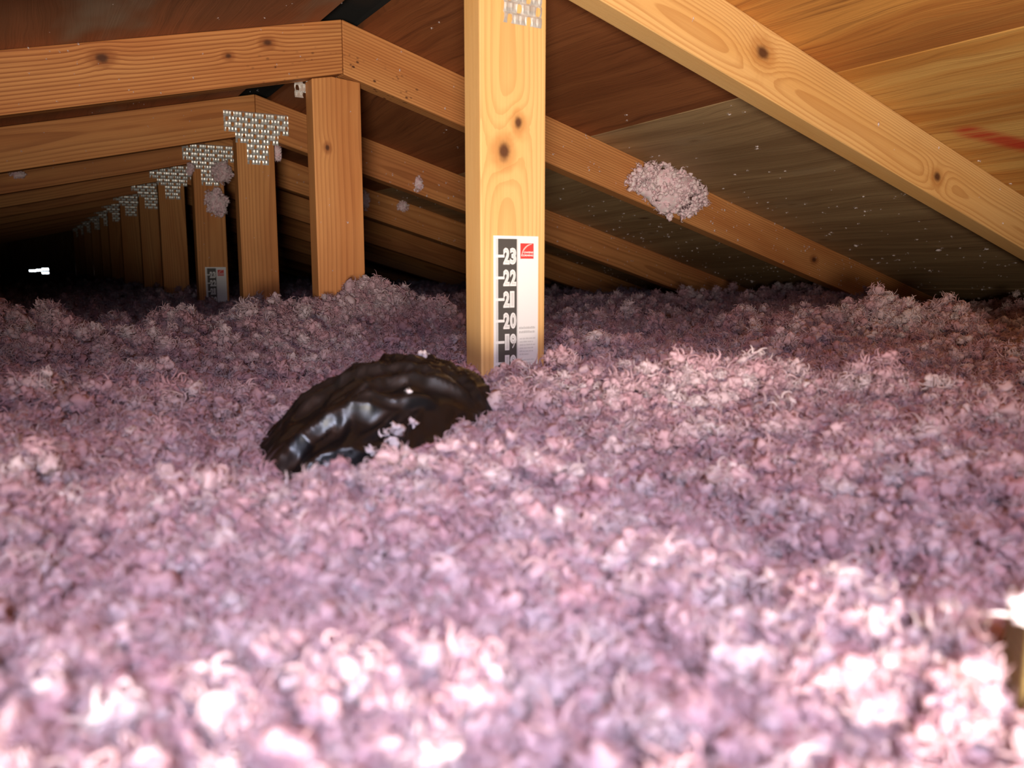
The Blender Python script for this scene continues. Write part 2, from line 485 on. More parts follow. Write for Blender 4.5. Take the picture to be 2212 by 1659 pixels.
def chord(parent, side, mat, zs):
    """top chord built along local x from the ridge joint, then tilted"""
    tn = TR if side > 0 else TL
    ang = math.atan(tn)
    L = (XR - 0.25 if side > 0 else -XL - 0.35) / math.cos(ang)
    vd = D / math.cos(ang)
    # section in local frame: x along, z across (0 at mid depth); plumb cut at the ridge
    sh = D * math.tan(ang) / 2
    pts = [(sh, -D / 2), (L, -D / 2), (L, D / 2), (-sh, D / 2)]
    v, f = prism(pts, 0, T)
    if side < 0:
        v = [(x, y - T, z) for x, y, z in v]
    o = mesh('top_chord', v, f, mat, parent)
    ca, sa = math.cos(ang), math.sin(ang)
    ex = Vector((side * ca, 0, -sa)); ey = Vector((0, side, 0)); ez = Vector((side * sa, 0, ca))
    # top edge line passes through the peak: peak = origin - sh * ex + D / 2 * ez
    org = Vector((side * 0.0006, 0, zs)) + ex * sh - ez * (D / 2)
    o.matrix_local = Matrix.Translation(org) @ Matrix((ex, ey, ez)).transposed().to_4x4()
    bevel(o, 0.0016)
    return o

for k in range(1, NTR + 1):
    Y = (k - 1) * S
    root = empty('roof_truss', (0, Y, 0))
    tag(root, TLAB.get(k, 'dim truss far down the attic, %s from the camera' % ORD[k]), 'truss', 'roof trusses in a row down the attic')
    sub = ZO + dz(k)
    if k == 1: mr, ml, mp = M['chord1'], M['chord1'], M['post1']
    elif k == 2: mr, ml, mp = M['chord2'], M['chord2l'], M['post2']
    else:
        mr, ml, mp = [(M['old_a'], M['old_b'], M['old_a']), (M['old_b'], M['old_a'], M['old_c'])][k % 2]
    for side, mm in ((1, mr), (-1, ml)):
        chord(root, side, mm, sub - 0.0005)
    # king post: local x is up
    px = POSTX.get(k, nrg.uniform(-0.006, 0.006))
    hw = D / 2
    def under(x): return sub - (D / math.cos(math.atan(TR if x > 0 else TL))) - (TR * x if x > 0 else -TL * x) - 0.002
    pts = [(0.0, -hw), (under(px - hw), -hw)]
    ap = px - 0.006 if k == 2 else 0.0
    apl = min(max(-px if k != 2 else -0.008, -hw + .004), hw - .004)
    pts += [(under(px + apl) - (0.001 if k == 2 else 0), apl), (under(px + hw), hw), (0.0, hw)]
    # section given as (up, across) -> local (x, z)
    v, f = prism(pts, -T, 0)
    o = mesh('king_post', v, f, mp, root)
    ex, ey, ez = Vector((0, 0, 1)), Vector((0, -1, 0)), Vector((1, 0, 0))
    o.matrix_local = Matrix.Translation((px, 0, 0)) @ Matrix((ex, ey, ez)).transposed().to_4x4()
    bevel(o, 0.0016)
    if k != 2:
        add_plate(root, px + 0.004 if k > 1 else -0.0065, -0.0006, sub - 0.043 if k > 1 else sub - 0.0475)
    if k == 2:
        add_plate(root, px - 0.012, T + 0.0006, sub - 0.060, back=True)

# ------------------------------------------------------------------ tufts of glass wool
def ico(sub):
    bm = bmesh.new(); bmesh.ops.create_icosphere(bm, subdivisions=sub, radius=1.0)
    bmesh.ops.triangulate(bm, faces=bm.faces)
    V = np.array([v.co[:] for v in bm.verts]); F = np.array([[v.index for v in f.verts] for f in bm.faces])
    bm.free(); return V, F
ICO = {s_: ico(s_) for s_ in (1, 2, 3)}

def puff(r, g, sub=2, amp=0.5, freq=1.6):
    V, F = ICO[sub]
    off = Vector(g.uniform(-50, 50, 3))
    sc = r * g.uniform((0.8, 0.6, 0.45), (1.35, 1.0, 0.85))
    out = np.empty_like(V)
    for i, q in enumerate(V):
        p_ = Vector(q)
        d_ = 1 + amp * mnoise.noise(p_ * freq + off) * 1.5 + amp * 0.75 * mnoise.noise(p_ * freq * 3.1 + off) + amp * 0.3 * mnoise.noise(p_ * freq * 7 + off)
        out[i] = q * d_
    out *= sc
    return out, F

def rotm(g):
    q = g.normal(size=4); q /= np.linalg.norm(q); a, b, c, d = q
    return np.array([[1 - 2 * (c * c + d * d), 2 * (b * c - d * a), 2 * (b * d + c * a)],
                     [2 * (b * c + d * a), 1 - 2 * (b * b + d * d), 2 * (c * d - b * a)],
                     [2 * (b * d - c * a), 2 * (c * d + b * a), 1 - 2 * (b * b + c * c)]])

def strand(start, dirn, length, rad, g, n=5, curl=1.2):
    """thin curled three-sided fibre bundle"""
    d_ = np.array(dirn, float); d_ /= np.linalg.norm(d_)
    ax = g.normal(size=3); ax -= d_ * (ax @ d_); ax /= np.linalg.norm(ax) + 1e-9
    pts = [np.array(start, float)]
    for i in range(n):
        ang = curl * g.uniform(0.2, 1.0) / n * 2
        d_ = d_ * math.cos(ang) + np.cross(ax, d_) * math.sin(ang) + g.normal(size=3) * 0.08
        d_ /= np.linalg.norm(d_)
        pts.append(pts[-1] + d_ * length / n)
    V = []; F = []
    for i, p_ in enumerate(pts):
        t_ = pts[min(i + 1, n)] - pts[max(i - 1, 0)]; t_ /= np.linalg.norm(t_) + 1e-9
        a_ = np.cross(t_, ax + 0.01); a_ /= np.linalg.norm(a_) + 1e-9; b_ = np.cross(t_, a_)
        r_ = rad * (1 - 0.8 * (i / n) ** 1.5)
        for q in range(3):
            V.append(p_ + r_ * (a_ * math.cos(q * 2.094) + 0.6 * b_ * math.sin(q * 2.094)))
    for i in range(n):
        for q in range(3):
            a = 3 * i + q; b = 3 * i + (q + 1) % 3
            F += [(a, b, b + 3), (a, b + 3, a + 3)]
    return np.array(V), np.array(F)

def join(parts):
    Vs = []; Fs = []; n = 0
    for V, F in parts:
        Vs.append(V); Fs.append(F + n); n += len(V)
    return np.concatenate(Vs), np.concatenate(Fs)

def tuft(r, g, puffs=4, strands=16, sub=2, amp=0.38, thick=1.0):
    parts = []
    for i in range(puffs):
        V, F = puff(r * g.uniform(0.28, 0.54), g, sub, amp, 2.2)
        o_ = g.normal(size=3); o_ *= r * g.uniform(0.2, 0.62) / np.linalg.norm(o_)
        parts.append((V @ rotm(g).T + o_, F))
    for i in range(strands):
        d_ = g.normal(size=3); d_ /= np.linalg.norm(d_)
        parts.append(strand(d_ * r * g.uniform(0.2, 0.6), d_ + 0.6 * g.normal(size=3), r * g.uniform(0.35, 0.95),
                            thick * r * g.uniform(0.04, 0.12), g, 5, g.uniform(0.8, 3.2)))
    return join(parts)

# ------------------------------------------------------------------ blown insulation
BUMPS = [  # x, y, height, sx, sy
    (-0.02, 0.53, 0.075, 0.11, 0.10), (0.10, 0.62, 0.045, 0.13, 0.13), (-0.005, 1.17, 0.035, 0.11, 0.09), (0.01, 1.70, -0.022, 0.10, 0.12),
    (0.11, -0.06, 0.014, 0.07, 0.05), (-0.02, -0.06, -0.038, 0.065, 0.065), (-0.10, 0.05, -0.012, 0.12, 0.10),
    (-0.05, -0.32, 0.022, 0.10, 0.12), (-0.215, -0.60, -0.020, 0.03, 0.10), (-0.27, -0.66, 0.008, 0.02, 0.03),
    (0.13, -0.42, 0.02, 0.10, 0.09), (0.64, 0.02, 0.044, 0.24, 0.13), (1.55, 0.75, 0.055, 0.35, 0.22), (1.0, 0.75, 0.01, 0.3, 0.2),
    (0.55, 0.95, 0.03, 0.2, 0.15), (-0.64, 0.56, 0.045, 0.24, 0.14), (-0.34, 0.58, 0.026, 0.14, 0.11), (-0.62, -0.20, 0.012, 0.12, 0.10), (-0.45, 0.10, -0.010, 0.15, 0.15),
    (-0.335, -0.755, -0.035, 0.035, 0.03), (-0.345, -0.30, -0.034, 0.080, 0.065), (-0.37, -0.17, -0.014, 0.06, 0.07), (-0.45, 1.20, -0.045, 0.38, 0.28), (-0.30, -0.42, 0.010, 0.05, 0.06),
]
def ground(x, y):
    x = np.asarray(x, float); y = np.asarray(y, float)
    z = np.full(np.broadcast(x, y).shape, ZO - 0.558)
    for bx, by, h, sx, sy in BUMPS:
        z = z + h * np.exp(-((x - bx) / sx) ** 2 - ((y - by) / sy) ** 2)
    far = np.clip((np.hypot(x - CAM.x, y - CAM.y) - 0.15) / 0.6, 0, 1)
    z = z + far * (0.011 * np.sin(9.1 * x + 1.7 * np.sin(5.3 * y)) * np.sin(8.3 * y + 1.1 + 1.3 * np.sin(6.1 * x)) + 0.007 * np.sin(21 * x + 2 * np.sin(17 * y)) * np.sin(19 * y + 2.2))
    z = z + 0.012 * np.clip((y - 2.2) / 2, 0, 1)
    fw = (x - CAM.x) * math.sin(YAW) + (y - CAM.y) * math.cos(YAW)      # the open hatch lies behind this line
    z = z - 0.22 * np.clip((0.165 - fw) / 0.10, 0, 1) ** 1.3
    return z

def lumps(x, y):
    out = np.empty(len(x))
    for i, (a_, b_) in enumerate(zip(x, y)):
        n_ = mnoise.noise(Vector((a_ * 17, b_ * 17, 0.4)))
        m_ = mnoise.noise(Vector((a_ * 41, b_ * 41, 7.4)))
        k_ = mnoise.noise(Vector((a_ * 8.5, b_ * 8.5, 3.1)))
        out[i] = 0.018 * k_ + 0.024 * (abs(n_) - 0.22) + 0.015 * (abs(m_) - 0.22)
    d_ = np.hypot(np.asarray(x) - CAM.x, np.asarray(y) - CAM.y)
    return out * np.clip(0.25 + d_ / 0.9, 0.4, 1.9)

def axis(lo, hi, c, fine, coarse, rad):
    a = [c]
    while a[-1] < hi: a.append(a[-1] + (fine if abs(a[-1] - c) < rad else coarse))
    b = [c]
    while b[-1] > lo: b.append(b[-1] - (fine if abs(b[-1] - c) < rad else coarse))
    return np.array(sorted(set(np.round(np.clip(a + b, lo, hi), 5))))
XLI, XRI = -1.75, 1.78
gx = axis(XLI, XRI, -0.2, 0.014, 0.04, 0.8); gy = axis(-1.5, Y1 - 0.02, -0.3, 0.014, 0.05, 0.9)
GX, GY = np.meshgrid(gx, gy)
GZ = ground(GX, GY)
nzv = np.array([mnoise.noise(Vector((x * 38, y * 38, 3.3))) * 0.5 + mnoise.noise(Vector((x * 90, y * 90, 1.3))) * 0.3 for x, y in zip(GX.ravel(), GY.ravel())]).reshape(GX.shape)
GZ = GZ - 0.007 + 0.004 * nzv + lumps(GX.ravel(), GY.ravel()).reshape(GX.shape)
roofz = np.where(GX > 0, -TR * GX, TL * GX) + ZO - 0.06
GZ = np.minimum(GZ, roofz)
tv = np.stack([GX.ravel(), GY.ravel(), GZ.ravel()], 1)
nx, ny = len(gx), len(gy)
quads = []
idx = np.arange(nx * ny).reshape(ny, nx)
a = idx[:-1, :-1].ravel(); b = idx[:-1, 1:].ravel(); c = idx[1:, 1:].ravel(); d = idx[1:, :-1].ravel()
quads = np.stack([a, b, c, d], 1)

# where tufts lie
BAGC = Vector((-0.272, -0.196, 0)); 
def scatter(n, rmin, rmax, s0, s1, lift, lo=-1.0, hi=1.0, halfang=0.82):
    th = YAW + nrg.uniform(-halfang, halfang, n)
    rr = np.sqrt(nrg.uniform(rmin ** 2, rmax ** 2, n))
    x = CAM.x + rr * np.sin(th); y = CAM.y + rr * np.cos(th)
    ok = (x > XLI + 0.03) & (x < XRI - 0.02) & (y < Y1 - 0.05)
    x, y = x[ok], y[ok]
    sc = s0 + (s1 - s0) * nrg.random(len(x)) ** 1.6
    z = ground(x, y) + lumps(x, y) + lift * nrg.uniform(lo, hi, len(x))
    lim = np.where(x > 0, -TR * x, TL * x) + ZO - 0.05
    ok = z < lim
    return x[ok], y[ok], z[ok], sc[ok]
def inbag(x, y, pad):
    u = (x - BAGC.x) * RGT.x + (y - BAGC.y) * RGT.y
    w_ = (x - BAGC.x) * math.sin(YAW) + (y - BAGC.y) * math.cos(YAW)
    return (u / (0.104 + pad)) ** 2 + (w_ / (0.142 + pad)) ** 2 < 1
layers = [scatter(16000, 0.10, 0.75, 0.0050, 0.0125, 0.007, halfang=1.0),
          scatter(26000, 0.60, 1.50, 0.0060, 0.0150, 0.010),
          scatter(26000, 1.40, 2.80, 0.0080, 0.0190, 0.012, halfang=0.75),
          scatter(16000, 2.70, 5.20, 0.012, 0.026, 0.014, halfang=0.62),
          scatter(5000, 5.10, 9.0, 0.018, 0.035, 0.016, halfang=0.6)]
px_, py_, pz_, ps_ = [np.concatenate(q) for q in zip(*layers)]
keep = ~inbag(px_, py_, -0.012)
dcam = np.sqrt((px_ - CAM.x) ** 2 + (py_ - CAM.y) ** 2 + (pz_ - CAM.z) ** 2)
keep &= dcam > 0.125
for k in range(1, NTR + 1):       # keep clear of the posts
    qx = POSTX.get(k, 0.0); qy = (k - 1) * S + T / 2
    keep &= ~((np.abs(px_ - qx) < D / 2 + 0.3 * ps_) & (np.abs(py_ - qy) < T / 2 + 0.3 * ps_))
px_, py_, pz_, ps_ = px_[keep], py_[keep], pz_[keep], ps_[keep]
NP = len(px_)

NPROTO = 10
protos = bpy.data.collections.new('tuft_shapes')
pg = np.random.default_rng(5)
for i in range(NPROTO):
    V, F = tuft(1.0, pg, puffs=3 + i % 3, strands=60 + 6 * (i % 4), sub=2, amp=0.5)
    o = npmesh('tuft_shape', V, F, M['fluff'])
    COL.objects.unlink(o); protos.objects.link(o)

me = bpy.data.meshes.new('blown_insulation')
allv = np.concatenate([tv, np.stack([px_, py_, pz_], 1)]).astype(np.float32)
me.vertices.add(len(allv)); me.vertices.foreach_set('co', allv.ravel())
me.loops.add(4 * len(quads)); me.loops.foreach_set('vertex_index', quads.astype(np.int32).ravel())
me.polygons.add(len(quads)); me.polygons.foreach_set('loop_start', np.arange(0, 4 * len(quads), 4, dtype=np.int32))
me.update(calc_edges=True)
me.polygons.foreach_set('use_smooth', np.full(len(quads), True))
nt_ = len(tv)
def attr(nm, typ, data, key):
    at = me.attributes.new(nm, typ, 'POINT'); at.data.foreach_set(key, data)
attr('is_tuft', 'BOOLEAN', np.concatenate([np.zeros(nt_, bool), np.ones(NP, bool)]), 'value')
attr('tuft_size', 'FLOAT', np.concatenate([np.zeros(nt_), ps_]).astype(np.float32), 'value')
rot = np.zeros((nt_ + NP, 3), np.float32); rot[nt_:] = nrg.uniform(0, 6.283, (NP, 3))
attr('tuft_turn', 'FLOAT_VECTOR', rot.ravel(), 'vector')
attr('tuft_kind', 'INT', np.concatenate([np.zeros(nt_, np.int32), nrg.integers(0, NPROTO, NP).astype(np.int32)]), 'value')
M['bed'] = None
t = NT('pink_glass_wool_bed')
co = t.n('ShaderNodeTexCoord').outputs['Object']
cbed = t.mix(t.smooth(t.noise(co, 60, 4), 0.3, 0.7), (0.56, 0.33, 0.36), (0.65, 0.47, 0.50))
dfn = t.n('ShaderNodeBsdfDiffuse'); t.put(dfn.inputs['Color'], cbed); t.put(dfn.inputs['Normal'], t.bump(t.noise(co, 200, 4), 0.8, 0.006))
t.link(dfn.outputs[0], t.out.inputs[0])
me.materials.append(t.m)
ins = bpy.data.objects.new('blown_insulation', me); COL.objects.link(ins)
tag(ins, 'pink blown glass wool insulation covering the attic floor', 'insulation', kind='stuff')

ng = bpy.data.node_groups.new('tufts', 'GeometryNodeTree')
ng.interface.new_socket('Geometry', in_out='INPUT', socket_type='NodeSocketGeometry')
ng.interface.new_socket('Geometry', in_out='OUTPUT', socket_type='NodeSocketGeometry')
gi = ng.nodes.new('NodeGroupInput'); go = ng.nodes.new('NodeGroupOutput')
def named(nm, typ):
    n_ = ng.nodes.new('GeometryNodeInputNamedAttribute'); n_.data_type = typ
    n_.inputs['Name'].default_value = nm
    return n_.outputs['Attribute']
ci = ng.nodes.new('GeometryNodeCollectionInfo'); ci.inputs['Collection'].default_value = protos
ci.inputs['Separate Children'].default_value = True; ci.inputs['Reset Children'].default_value = True
ip = ng.nodes.new('GeometryNodeInstanceOnPoints')
ng.links.new(gi.outputs[0], ip.inputs['Points']); ng.links.new(named('is_tuft', 'BOOLEAN'), ip.inputs['Selection'])
ng.links.new(ci.outputs[0], ip.inputs['Instance']); ip.inputs['Pick Instance'].default_value = True
ng.links.new(named('tuft_kind', 'INT'), ip.inputs['Instance Index'])
er = ng.nodes.new('FunctionNodeEulerToRotation'); ng.links.new(named('tuft_turn', 'FLOAT_VECTOR'), er.inputs[0])
ng.links.new(er.outputs[0], ip.inputs['Rotation']); ng.links.new(named('tuft_size', 'FLOAT'), ip.inputs['Scale'])
jn = ng.nodes.new('GeometryNodeJoinGeometry')
ng.links.new(ip.outputs[0], jn.inputs[0]); ng.links.new(gi.outputs[0], jn.inputs[0])
ng.links.new(jn.outputs[0], go.inputs[0])
md = ins.modifiers.new('tufts', 'NODES'); md.node_group = ng

# ------------------------------------------------------------------ black plastic bag, half buried
t = NT('black_plastic_film')
co = t.n('ShaderNodeTexCoord').outputs['Object']
nz = t.noise(t.mapping(co, (60, 25, 40)), 1.0, 4, 0.6)
t.principled((0.006, 0.006, 0.007), t.smooth(nz, 0.3, 0.7, 0.27, 0.42), t.bump(nz, 0.12, 0.001), Specular_IOR_Level=0.42)
M['bag'] = t.m

def seg_dist(u, w_, pts):
    best = np.full(u.shape, 9.0); par = np.zeros(u.shape); side = np.zeros(u.shape)
    tot = len(pts) - 1
    for i in range(tot):
        ax, ay = pts[i]; bx, by = pts[i + 1]
        dx, dy = bx - ax, by - ay
        k = np.clip(((u - ax) * dx + (w_ - ay) * dy) / (dx * dx + dy * dy), 0, 1)
        ex, ey = u - ax - k * dx, w_ - ay - k * dy
        dd = np.hypot(ex, ey); s_ = np.sign(dx * ey - dy * ex)
        m_ = dd < best
        best = np.where(m_, dd, best); par = np.where(m_, (i + k) / tot, par); side = np.where(m_, s_, side)
    return best, par, side

def bag():
    # local frame: u to the camera's right, w away from the camera, z up
    nu, nv = 220, 130
    th = np.linspace(0, 2 * math.pi, nu, endpoint=False)
    ph = np.linspace(0.0, 1.0, nv)
    TH, PH = np.meshgrid(th, ph)
    ru, rw, hz = 0.110, 0.152, 0.099
    e = PH ** 0.9 * math.pi * 0.56
    lump = 1 + 0.05 * np.sin(2 * TH + 0.7) + 0.04 * np.sin(3 * TH + 2.0)
    a_ = np.sin(e) * np.cos(TH) * lump; b_ = np.sin(e) * np.sin(TH) * lump
    z = hz * np.cos(e)
    u = ru * a_; w_ = rw * b_
    # heap is highest right of centre and runs out in a long slope to the left
    z = np.where(z > 0, z * (1.02 + 0.20 * a_ - 0.16 * np.clip(-a_, 0, 1)), z)
    folds = [([(-0.80, -0.20), (-0.35, 0.02), (0.10, 0.06), (0.62, -0.16)], 0.085, 0.0085),
             ([(-0.62, -0.42), (-0.25, -0.22), (0.20, -0.16), (0.70, -0.22)], 0.070, 0.0080),
             ([(-0.10, -0.50), (0.15, -0.34), (0.45, -0.26), (0.85, -0.25)], 0.060, 0.0080),
             ([(-0.05, -0.55), (0.25, -0.52), (0.55, -0.42)], 0.050, 0.0060),
             ([(-0.62, -0.92), (-0.35, -0.72), (-0.05, -0.60), (0.30, -0.56)], 0.075, 0.0100),
             ([(-0.45, -0.98), (-0.15, -0.82), (0.15, -0.78)], 0.055, 0.0080),
             ([(-0.25, 0.28), (0.18, 0.30), (0.55, 0.14), (0.88, -0.10)], 0.080, 0.0085),
             ([(0.05, 0.60), (0.42, 0.42), (0.76, 0.08), (0.95, -0.18)], 0.070, 0.0075),
             ([(-0.30, 0.60), (-0.05, 0.38), (0.12, 0.10)], 0.060, 0.0060),
             ([(-0.98, 0.10), (-0.6, 0.30), (-0.25, 0.66)], 0.090, 0.0060),
             ([(-0.95, -0.25), (-0.72, 0.05), (-0.60, 0.35)], 0.070, 0.0050),
             ([(0.50, -0.02), (0.72, -0.18), (0.98, -0.22)], 0.045, 0.0070),
             ([(0.30, 0.05), (0.55, -0.10), (0.80, -0.22)], 0.045, 0.0050),
             ([(0.20, -0.95), (0.38, -0.78), (0.60, -0.60)], 0.055, 0.0080)]
    disp = np.zeros(u.shape)
    for pts, wd_, hh in folds:
        dd, par, side = seg_dist(a_, b_, pts)
        fade = np.clip(np.sin(np.pi * np.clip(par, 0.02, 0.98)) * 1.8, 0, 1)
        ww = np.where(side > 0, wd_ * 2.2, wd_ * 0.8)
        disp += hh * fade * np.clip(1 - dd / ww, 0, 1) ** 1.4
    nz_ = np.array([mnoise.noise(Vector((x * 3.2, y * 2.4, q))) - 0.6 * abs(mnoise.noise(Vector((x * 6.5, y * 4.5, q + 5.0)))) - 0.35 * abs(mnoise.noise(Vector((x * 14, y * 9, q + 8.0))))
                    for x, y, q in zip(a_.ravel(), b_.ravel(), (2 * np.cos(e)).ravel())]).reshape(u.shape)
    cr = np.empty(u.size)
    for i, (x, y, q) in enumerate(zip(a_.ravel(), b_.ravel(), np.cos(e).ravel())):
        p_ = Vector(((x * 0.8 + y * 0.6) * 2.6, (y * 0.8 - x * 0.6) * 6.0, q * 2.0))
        p_ += Vector((mnoise.noise(p_ * 1.3), mnoise.noise(p_ * 1.3 + Vector((9, 2, 4))), 0)) * 0.5
        d4 = mnoise.voronoi(p_)[0]
        cr[i] = min(d4[1] - d4[0], 0.6)
    disp = disp * 1.1 + 0.0028 * nz_ - 0.0085 * (cr.reshape(u.shape) - 0.3)
    nrm = np.stack([np.sin(e) * np.cos(TH), np.sin(e) * np.sin(TH) * 0.8, np.cos(e) + 0.25], -1)
    nrm /= np.linalg.norm(nrm, axis=-1, keepdims=True)
    P = np.stack([u, w_, z], -1) + nrm * disp[..., None]
    V = P.reshape(-1, 3)
    F = []
    for i in range(nv - 1):
        for j in range(nu):
            j2 = (j + 1) % nu
            a = i * nu + j; b = i * nu + j2; c = (i + 1) * nu + j2; d = (i + 1) * nu + j
            F += [(a, d, c), (a, c, b)]
    return V, np.array(F)
V, F = bag()
bagr = empty('plastic_bag', (BAGC.x, BAGC.y, ZO - 0.615)); bagr.rotation_euler = (0, 0, -YAW)
tag(bagr, 'crumpled black plastic bag half buried in the pink insulation', 'bag')
npmesh('bag_body', V, F, M['bag'], bagr)
# loose flap lying against the right front of the bag
def flap():
    nu, nv = 30, 20
    Vv = []; Ff = []
    for j in range(nv + 1):
        for i in range(nu + 1):
            s_, q = i / nu, j / nv
            u = 0.005 + 0.085 * s_ + 0.012 * q * math.sin(3 * s_); w_ = -0.105 + 0.055 * q + 0.040 * s_ - 0.02 * math.sin(math.pi * s_)
            z = 0.040 + 0.046 * q * (1 - 0.30 * s_) + 0.010 * math.sin(5 * s_ + 1.0) * (0.3 + q) * 0.5 + 0.004 * math.sin(13 * s_ + 3 * q)
            Vv.append((u, w_, z))
    for j in range(nv):
        for i in range(nu):
            a = j * (nu + 1) + i
            Ff += [(a, a + 1, a + nu + 2), (a, a + nu + 2, a + nu + 1)]
    return np.array(Vv), np.array(Ff)
V, F = flap()
fo = npmesh('bag_flap', V, F, M['bag'], bagr)
fo.modifiers.new('thickness', 'SOLIDIFY').thickness = 0.0008

# ------------------------------------------------------------------ depth ruler cards
M['card'] = plain('white_card', (0.88, 0.88, 0.88), 0.45)
M['c_dark'] = plain('printed_charcoal', (0.085, 0.080, 0.075), 0.45)
M['c_white'] = plain('printed_white', (0.86, 0.86, 0.86), 0.45)
M['c_grey'] = plain('printed_grey', (0.52, 0.51, 0.51), 0.45)
M['c_pale'] = plain('printed_pale_grey', (0.68, 0.68, 0.68), 0.45)
M['c_red'] = plain('printed_red', (0.72, 0.06, 0.055), 0.45)
M['c_pink'] = plain('printed_light_red', (0.85, 0.55, 0.52), 0.45)

def text_mesh(body, size, bold=0.0, sx=1.0):
    cu = bpy.data.curves.new('lettering', 'FONT'); cu.body = body; cu.size = size; cu.offset = bold
    cu.resolution_u = 3
    o = bpy.data.objects.new('lettering', cu); COL.objects.link(o)
    bpy.context.view_layer.update()
    m = bpy.data.meshes.new_from_object(o.evaluated_get(bpy.context.evaluated_depsgraph_get()))
    COL.objects.unlink(o); bpy.data.objects.remove(o); bpy.data.curves.remove(cu)
    co_ = np.empty(len(m.vertices) * 3, np.float32); m.vertices.foreach_get('co', co_)
    co_ = co_.reshape(-1, 3); co_[:, 0] *= sx
    return m, co_

def flat(parent, name, m, co_, x, z, y, mat, fit_w=None, fit_h=None):
    """put a flat text mesh upright on the card: bounding box fitted to (fit_w, fit_h), lower left at (x, z)"""
    co_ = co_.copy()
    mn = co_.min(0); mx = co_.max(0)
    if fit_w: co_[:, 0] = (co_[:, 0] - mn[0]) * fit_w / (mx[0] - mn[0])
    else: co_[:, 0] -= mn[0]
    if fit_h: co_[:, 1] = (co_[:, 1] - mn[1]) * fit_h / (mx[1] - mn[1])
    else: co_[:, 1] -= mn[1]
    m2 = m.copy(); m2.name = name
    out = np.stack([co_[:, 0] + x, np.full(len(co_), y), co_[:, 1] + z], 1).astype(np.float32)
    m2.vertices.foreach_set('co', out.ravel()); m2.update(); m2.materials.clear(); m2.materials.append(mat)
    o = bpy.data.objects.new(name, m2); COL.objects.link(o); o.parent = parent
    return o

def slab(parent, name, x0, x1, z0, z1, y0, y1, mat):
    v, f = prism([(x0, z0), (x1, z0), (x1, z1), (x0, z1)], y0, y1)
    return mesh(name, v, f, mat, parent)

def ruler(x, yface, ztop, label):
    """origin at the card's top left corner, face towards -y"""
    r = empty('depth_ruler', (x, yface, ztop)); tag(r, label, 'ruler', 'insulation depth rulers')
    w_ = 0.062; L = 0.6096
    slab(r, 'card', 0, w_, -L, 0, -0.0009, -0.0001, M['card'])
    e = -0.00098
    def q(nm, x0, x1, z0, z1, mat, lv=0, par=None):
        y_ = e - 0.00012 * lv
        return slab(par or r, nm, x0, x1, z0, z1, y_ - 0.00006, y_ + 0.00006, mat)
    q('scale_shade', 0.0026, 0.0062, -L + 0.004, -0.0036, M['c_pale'])
    q('scale_band', 0.0060, 0.0316, -L + 0.004, -0.0036, M['c_dark'], 1)
    q('band_shade', 0.0316, 0.0335, -L + 0.004, -0.0036, M['c_pale'])
    for inch in range(23, 14, -1):
        zc = -(24 - inch) * 0.0254 + 0.0017
        q('tick_mark', 0.0026, 0.0145, zc - 0.0016, zc + 0.0016, M['c_white'], 3)
        for i_, ch in enumerate(str(inch)):
            x0 = 0.0128 + i_ * 0.0092
            wd_ = 0.0088 if ch != '1' else 0.0062
            xo = x0 + (0.0022 if ch == '1' and i_ == 0 else 0)
            m1, c1 = text_mesh(ch, 1.0, 0.06)
            o1 = flat(r, 'digit', m1, c1, xo, zc - 0.0098, e - 0.00030, M['c_white'], wd_, 0.0196)
            m2, c2 = text_mesh(ch, 1.0, -0.004)
            o2 = flat(o1, 'digit_face', m2, c2, xo + 0.0016, zc - 0.0080, e - 0.00042, M['c_pale'], wd_ - 0.0028, 0.0160)
    lg = q('logo_square', 0.0366, 0.0552, -0.0266, -0.0085, M['c_red'], 1)
    # pale sweeping arc
    pts = []
    for i in range(13):
        a_ = math.radians(92 + 88 * i / 12)
        pts.append((0.0530 + 0.0150 * math.cos(a_), -0.0240 + 0.0150 * math.sin(a_)))
    v = []; f = []
    for i, (ax_, az_) in enumerate(pts):
        cx_, cz_ = 0.0530 - ax_, -0.0240 - az_
        ln = math.hypot(cx_, cz_); tk = 0.0006 + 0.0010 * math.sin(math.pi * i / 12)
        v += [(ax_, e - 0.0003, az_), (ax_ + cx_ / ln * tk, e - 0.0003, az_ + cz_ / ln * tk)]
        if i: f.append((2 * i - 2, 2 * i, 2 * i + 1, 2 * i - 1))
    mesh('logo_arc', v, f, M['c_pink'], lg)
    for body, zz, hh, x0, x1 in (('OWENS', -0.0203, 0.0022, 0.0410, 0.0545), ('CORNING', -0.0238, 0.0022, 0.0376, 0.0545)):
        m1, c1 = text_mesh(body, 1.0, 0.035)
        flat(lg, 'logo_lettering', m1, c1, x0, zz, e - 0.00035, M['c_white'], x1 - x0, hh)
    # two heading lines and the small print, too small to read in the photograph
    g = random.Random(3)
    def greek(x0, x1, z0, hh, mat, mn, mx, gap):
        xx = x0
        vv = []; ff = []
        while xx < x1:
            ww = min(g.uniform(mn, mx), x1 - xx)
            k_ = len(vv); hz_ = hh * g.uniform(0.75, 1.0)
            vv += [(xx, e - 0.0002, z0), (xx + ww, e - 0.0002, z0), (xx + ww, e - 0.0002, z0 + hz_), (xx, e - 0.0002, z0 + hz_)]
            ff.append((k_, k_ + 1, k_ + 2, k_ + 3)); xx += ww + gap
        mesh('print_line', vv, ff, mat, r)
    for zz in (-0.1105, -0.1155):
        greek(0.0350, 0.0575, zz, 0.0030, M['c_grey'], 0.0012, 0.0017, 0.0007)
    z_ = -0.1230
    for ln in (0.0225, 0.0195, 0.0230, 0.0195, 0.0195, 0.0135, 0, 0.0215, 0.0185, 0.0195, 0.0180, 0.0200, 0.011):
        if ln: greek(0.0355, 0.0355 + ln, z_, 0.0018, M['c_pale'], 0.002, 0.006, 0.0006)
        z_ -= 0.0038 if ln else 0.0030
    return r
